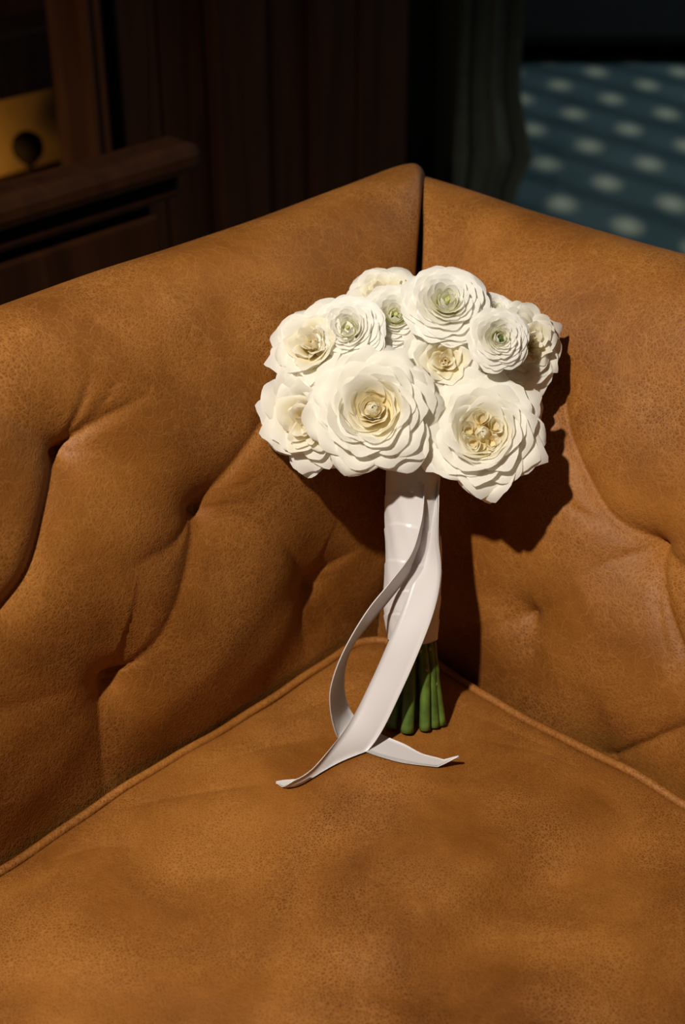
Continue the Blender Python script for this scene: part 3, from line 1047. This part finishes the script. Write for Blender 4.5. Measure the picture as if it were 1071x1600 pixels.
def ranunculus(seed, small=False):
    """many thin round petals, closely shingled, closing over a green eye"""
    rs = np.random.default_rng(seed)
    out = []; ph = rs.uniform(0, 6.28)
    rims = np.concatenate([[1.0, 0.95, 0.89, 0.82], np.linspace(0.75, 0.13, 9)])
    nobj = 0
    for k, rr in enumerate(rims):
        t = k / (len(rims) - 1)
        n = 6 if k < 4 else (5 if k < 10 else 4)
        ph += 0.55 + rs.uniform(-.2, .2)
        for q in range(n):
            j = lambda a: 1 + rs.uniform(-a, a)
            out.append(shingle(rs, ph + 2 * math.pi * q / n + rs.uniform(-.15, .15), rr * j(.025), -.46 * rr ** 2 - .10 * t ** 4 + rs.uniform(-.014, .014),
                               lerp(t, [82, 66, 44, 20, -14]) + rs.uniform(-6, 6), lerp(t, [-16, 0, 14, 24]), lerp(t, [.80, .70, .55, .36]),
                               lerp(t, [.66, .58, .42, .24, .13]) * j(.1), lerp(t, [22, 14, 6, 0]) * j(.7), 0.0, 0.20, 0.06 * j(.5), 0.012 * j(.5), twist=0.08))
        if k < (2 if small else 3): nobj = len(out)
    return out, nobj


# name, px, py, radius px, depth, axis(right, up, to camera), kind, seed, objects, spin, label
FLOWERS = [
    ('garden_rose', 582, 634, 111, 0.925, (-0.06, 0.08, 1), 'open', 3, 0.2, 'largest open white rose at the front left'),
    ('garden_rose', 755, 671, 104, 0.930, (-0.08, 0.12, 1), 'quart', 5, 1.1, 'open white rose at the front right with yellow heart'),
    ('ranunculus', 702, 460, 76, 0.945, (0.06, 0.36, 0.92), 'ran', 8, 0.0, 'topmost white ranunculus with pale green heart'),
    ('ranunculus', 787, 526, 54, 0.928, (0.20, 0.03, 1), 'ran', 9, 0.7, 'white ranunculus with dark green eye'),
    ('ranunculus', 541, 506, 63, 0.944, (-0.18, 0.25, 1), 'ran', 12, 0.3, None),
    ('garden_rose', 697, 562, 74, 0.948, (0.0, 0.0, 1), 'cup', 14, 0.5, 'half-open rose with deep yellow heart'),
    ('ranunculus', 620, 486, 58, 0.960, (0.05, 0.25, 1), 'rans', 16, 0.1, None),
    ('garden_rose', 482, 530, 84, 0.950, (-0.36, 0.26, 0.86), 'cup', 18, 0.6, None),
    ('garden_rose', 474, 664, 94, 0.950, (-0.32, -0.24, 0.86), 'cup', 21, 1.4, None),
    ('garden_rose', 597, 450, 72, 0.985, (-0.15, 0.45, 0.80), 'cup', 23, 0.4, None),
    ('garden_rose', 838, 532, 70, 0.962, (0.40, 0.10, 0.85), 'cup', 25, 0.4, None),
    ('garden_rose', 808, 622, 80, 0.966, (0.40, -0.15, 0.85), 'cup', 27, 0.9, None),
    ('ranunculus', 780, 478, 46, 0.972, (0.25, 0.45, 0.75), 'rans', 29, 0.4, None),
]
for (name, px, py, rp, dep, ax, kind, seed, spin, lab) in FLOWERS:
    if kind in ('open', 'quart'): pts, nobj = open_rose(seed, kind == 'quart')
    elif kind == 'cup': pts, nobj = cup_rose(seed)
    else: pts, nobj = ranunculus(seed, kind == 'rans')
    is_ran = kind.startswith('ran')
    o = make_flower(name, px, py, rp, dep, ax, pts, PETAL_R if is_ran else PETAL, nobj, spin, lab, 0.92 if is_ran else 0.70)  # rose hearts turned yellower: pigment plus painted-in glow
    if is_ran:
        hp = [(0.055, -0.40), (0.055, -0.20), (0.04, -0.17), (0.02, -0.18), (0.0, -0.20)]
        HV = [(r_ * math.cos(t_), r_ * math.sin(t_), z_) for r_, z_ in hp for t_ in np.linspace(0, 2 * math.pi, 10, endpoint=False)]
        mesh_obj('flower_eye', HV, grid_faces(len(hp), 10, wrap=True), HEART_G if seed == 9 else HEART_P, o)

# satin-wrapped handle
def on_axis(k):
    return FOOT + (HEAD - FOOT) * k


side_x = (RGT - AX * RGT.dot(AX)).normalized(); side_y = AX.cross(side_x)
nk, na = 150, 72
K = np.linspace(0.262, 0.80, nk)
rad = np.interp(K, [0.26, 0.36, 0.50, 0.62, 0.72, 0.80], [0.0172, 0.0195, 0.0192, 0.0182, 0.0178, 0.0172])
Vh = []
for k_, r_ in zip(K, rad):
    c = on_axis(k_)
    for q in range(na):
        an = 2 * math.pi * q / na
        # overlapping spiral wraps with a small lip, and soft pinches
        hpos = (k_ * 0.25 + 0.010 * math.sin(an + 0.9) + 0.003 * math.sin(17 * k_)) / 0.021 - an / (2 * math.pi)
        fr = hpos - math.floor(hpos)
        lip = 0.0006 * fr ** 2 + 0.0002 * math.sin(9 * an + 40 * k_) + 0.0007 * math.sin(3 * an - 22 * k_)
        rr_ = r_ + lip
        Vh.append(c + (side_x * math.cos(an) + side_y * math.sin(an)) * rr_)
Vh = np.array([v_[:] for v_ in Vh])
Fh = grid_faces(nk, na, wrap=True).tolist() + [list(range(na))]
wrap = bq('ribbon_wrap', Vh, Fh, SATIN)
wrap['label'] = 'white satin ribbon wound round the stems'

# pearl pins near the top of the handle
for (px, py) in ((644, 767), (657, 755)):
    c = at(px, py, (on_axis(0.72) - CAM).dot(FWD) - 0.0185)
    V = [(c.x + 0.0012 * math.sin(t_) * math.cos(f_), c.y + 0.0012 * math.sin(t_) * math.sin(f_), c.z + 0.0012 * math.cos(t_)) for t_ in np.linspace(0.05, math.pi - .05, 7) for f_ in np.linspace(0, 2 * math.pi, 10, endpoint=False)]
    bq('pin_head', V, grid_faces(7, 10, wrap=True), SATIN)

# stems below the wrap, splayed, each cut flat on the seat; (bottom px, bottom py, radius)
STEMS = [(589, 1064, .0036, 1.062), (612, 1146, .0037, 0), (636, 1152, .0043, 0), (664, 1146, .0038, 0), (679, 1139, .0038, 0), (690, 1134, .0034, 0),
         (600, 1126, .0034, 0), (624, 1126, .0034, 0), (651, 1128, .0034, 0), (672, 1116, .0034, 0), (642, 1104, .0034, 0)]
rs = np.random.default_rng(4)
for i, (px, py, r_, dd) in enumerate(STEMS):
    rr0 = ray(px, py); t_ = (SEAT + 0.008 - CAM.z) / rr0.z
    g = CAM + rr0 * t_ if not dd else atb(px, py, dd)
    if not dd: g.z = seat_z(g) + 0.0022
    # where it enters the wrap: same lateral offset, squeezed
    off = g - FOOT; off = off - AX * off.dot(AX)
    top = on_axis(0.30) + off.normalized() * min(off.length * 0.62, 0.0125)
    up2 = on_axis(0.42) + off.normalized() * min(off.length * 0.45, 0.010)
    mid = (g + top) / 2 + Vector((rs.uniform(-.0015, .0015), rs.uniform(-.001, .001), 0))
    P = catmull([g, mid, top, up2], 26)
    R_ = r_ * (1 + 0.05 * np.sin(np.linspace(0, 9, 26) + i)) * np.linspace(1.04, 0.92, 26)
    nd = rs.integers(7, 12); R_[nd] *= 1.14; R_[nd + 1] *= 1.08
    v, f = tube(P, R_, 12)
    st = bq('stem', v, f, GREEN)
    # thorn scars and nodes facing the camera
    for j in range(1 + i % 2):
        kk = int(rs.integers(2, 14)); c = P[kk]; Tn = P[kk + 1] - P[kk]; Tn /= np.linalg.norm(Tn)
        n_ = -np.array(FWD[:]) + rs.uniform(-.6, .6) * np.array(RGT[:]); n_ -= (n_ @ Tn) * Tn; n_ /= np.linalg.norm(n_)
        b_ = np.cross(Tn, n_)
        V = []
        for rad_, hh in ((1.0, -0.0006), (0.75, 0.0006), (0.25, 0.0011)):
            for q in range(8):
                an = q * math.pi / 4
                V.append(c + n_ * (R_[kk] * 0.97 + hh) + Tn * 0.0022 * rad_ * math.cos(an) + b_ * 0.0014 * rad_ * math.sin(an))
        bq('thorn_scar', V, grid_faces(3, 8, wrap=True).tolist() + [[16 + q for q in range(8)]], SCAR, st)

# ribbon tails -------------------------------------------------------
def ribbon(rows, W, name, label, n=120, nc=7):
    """rows: (edge A px, edge B px, centre depth, sign). The strip keeps its width W: what the
    projected width does not show is taken up by turning the strip towards or away from the camera"""
    cen, half, wsc = [], [], []
    for (ax, ay), (bx, by), dep, sg, *ws in rows:
        c = atb((ax + bx) / 2, (ay + by) / 2, dep)
        h = (RGT * (ax - bx) - UPV * (ay - by)) * dep * DSC / FPX / 2
        need = max((W / 2) ** 2 - h.length_squared, 0) ** 0.5
        cen.append(c); half.append(h + FWD * need * sg); wsc.append(ws[0] if ws else 1.0)
    C = catmull(cen, n); H = catmull(half, n)
    ws_ = catmull(np.array(wsc)[:, None], n)
    H = H / np.linalg.norm(H, axis=1)[:, None] * W / 2 * np.clip(ws_, 0.03, 1)
    T = np.gradient(C, axis=0); T /= np.linalg.norm(T, axis=1)[:, None]
    N = np.cross(H, T); N /= np.linalg.norm(N, axis=1)[:, None]
    u = np.linspace(-1, 1, nc)
    th = 0.00035
    P = C[:, None, :] + u[None, :, None] * H[:, None, :] + (0.0011 * (1 - u ** 2))[None, :, None] * N[:, None, :]
    d_ = P.reshape(-1, 3) - np.array(CORNER[:])
    zs = SEAT + seat_h(d_ @ np.array(E1[:]), d_ @ np.array(E2[:])) + 0.0022       # keep every point above the leather
    P[..., 2] = np.maximum(P[..., 2], zs.reshape(P.shape[:2]))
    A = (P + N[:, None, :] * th).reshape(-1, 3); B = (P - N[:, None, :] * th).reshape(-1, 3)
    V, F = join_vf([(A, grid_faces(n, nc)), (B, grid_faces(n, nc, flip=True))])
    m = n * nc
    for i in range(n - 1):
        F.append([i * nc, m + i * nc, m + (i + 1) * nc, (i + 1) * nc]); e = nc - 1
        F.append([i * nc + e, (i + 1) * nc + e, m + (i + 1) * nc + e, m + i * nc + e])
    for j in range(nc - 1):
        F.append([j, j + 1, m + j + 1, m + j]); b_ = (n - 1) * nc
        F.append([b_ + j, m + b_ + j, m + b_ + j + 1, b_ + j + 1])
    o = bq(name, V, F, SATIN)
    o['label'] = label
    return o


RW = 0.0218
ribbon([((671, 750), (684, 750), 1.000, 1), ((671, 781), (684, 781), 0.996, 1), ((667, 830), (683, 840), 0.992, 1), ((657, 876), (688, 898), 0.989, 1), ((636, 936), (677, 957), 0.988, 1),
        ((609, 1000), (651, 1026), 0.990, 1), ((582, 1064), (622, 1088), 0.995, 0.6), ((555, 1120), (592, 1145), 0.999, 0), ((529, 1158), (562, 1182), 0.996, -0.5),
        ((488, 1199), (508, 1229), 0.986, -1), ((455, 1218), (470, 1242), 0.978, -1, 0.95), ((430, 1226), (433, 1233), 0.982, -1, 0.05)],
       RW, 'ribbon_tail', 'wide satin tail crossing in front of the stems')
px3 = lambda x, y: (420 + 0.3376 * x, 720 + 0.3376 * y)
ribbon([(px3(755, 110), px3(715, 110), 0.993, 1), (px3(752, 200), px3(712, 200), 0.987, 1), (px3(740, 300), px3(697, 300), 0.984, 1), (px3(715, 400), px3(655, 430), 0.983, 1), (px3(655, 525), px3(560, 560), 0.983, 1),
        (px3(560, 650), px3(470, 670), 0.984, 1), (px3(468, 762), px3(395, 785), 0.985, 1), (px3(398, 850), px3(335, 900), 0.988, 1), (px3(358, 950), px3(298, 1000), 0.994, 1),
        (px3(350, 1060), px3(283, 1090), 1.003, 1), (px3(368, 1140), px3(298, 1210), 1.016, 1), (px3(405, 1200), px3(335, 1300), 1.026, 1), (px3(485, 1305), px3(420, 1390), 1.018, 1), (px3(560, 1345), px3(505, 1432), 1.011, 1, 1.0),
        (px3(640, 1385), px3(605, 1446), 1.005, 1, 0.9), (px3(715, 1412), px3(700, 1440), 0.998, 1, 0.62), (px3(800, 1388), px3(792, 1408), 0.991, 1, 0.45), (px3(884, 1361), px3(876, 1372), 0.985, 1, 0.05)],
       RW, 'ribbon_tail', 'looped satin tail curling out to the right on the seat', 150)
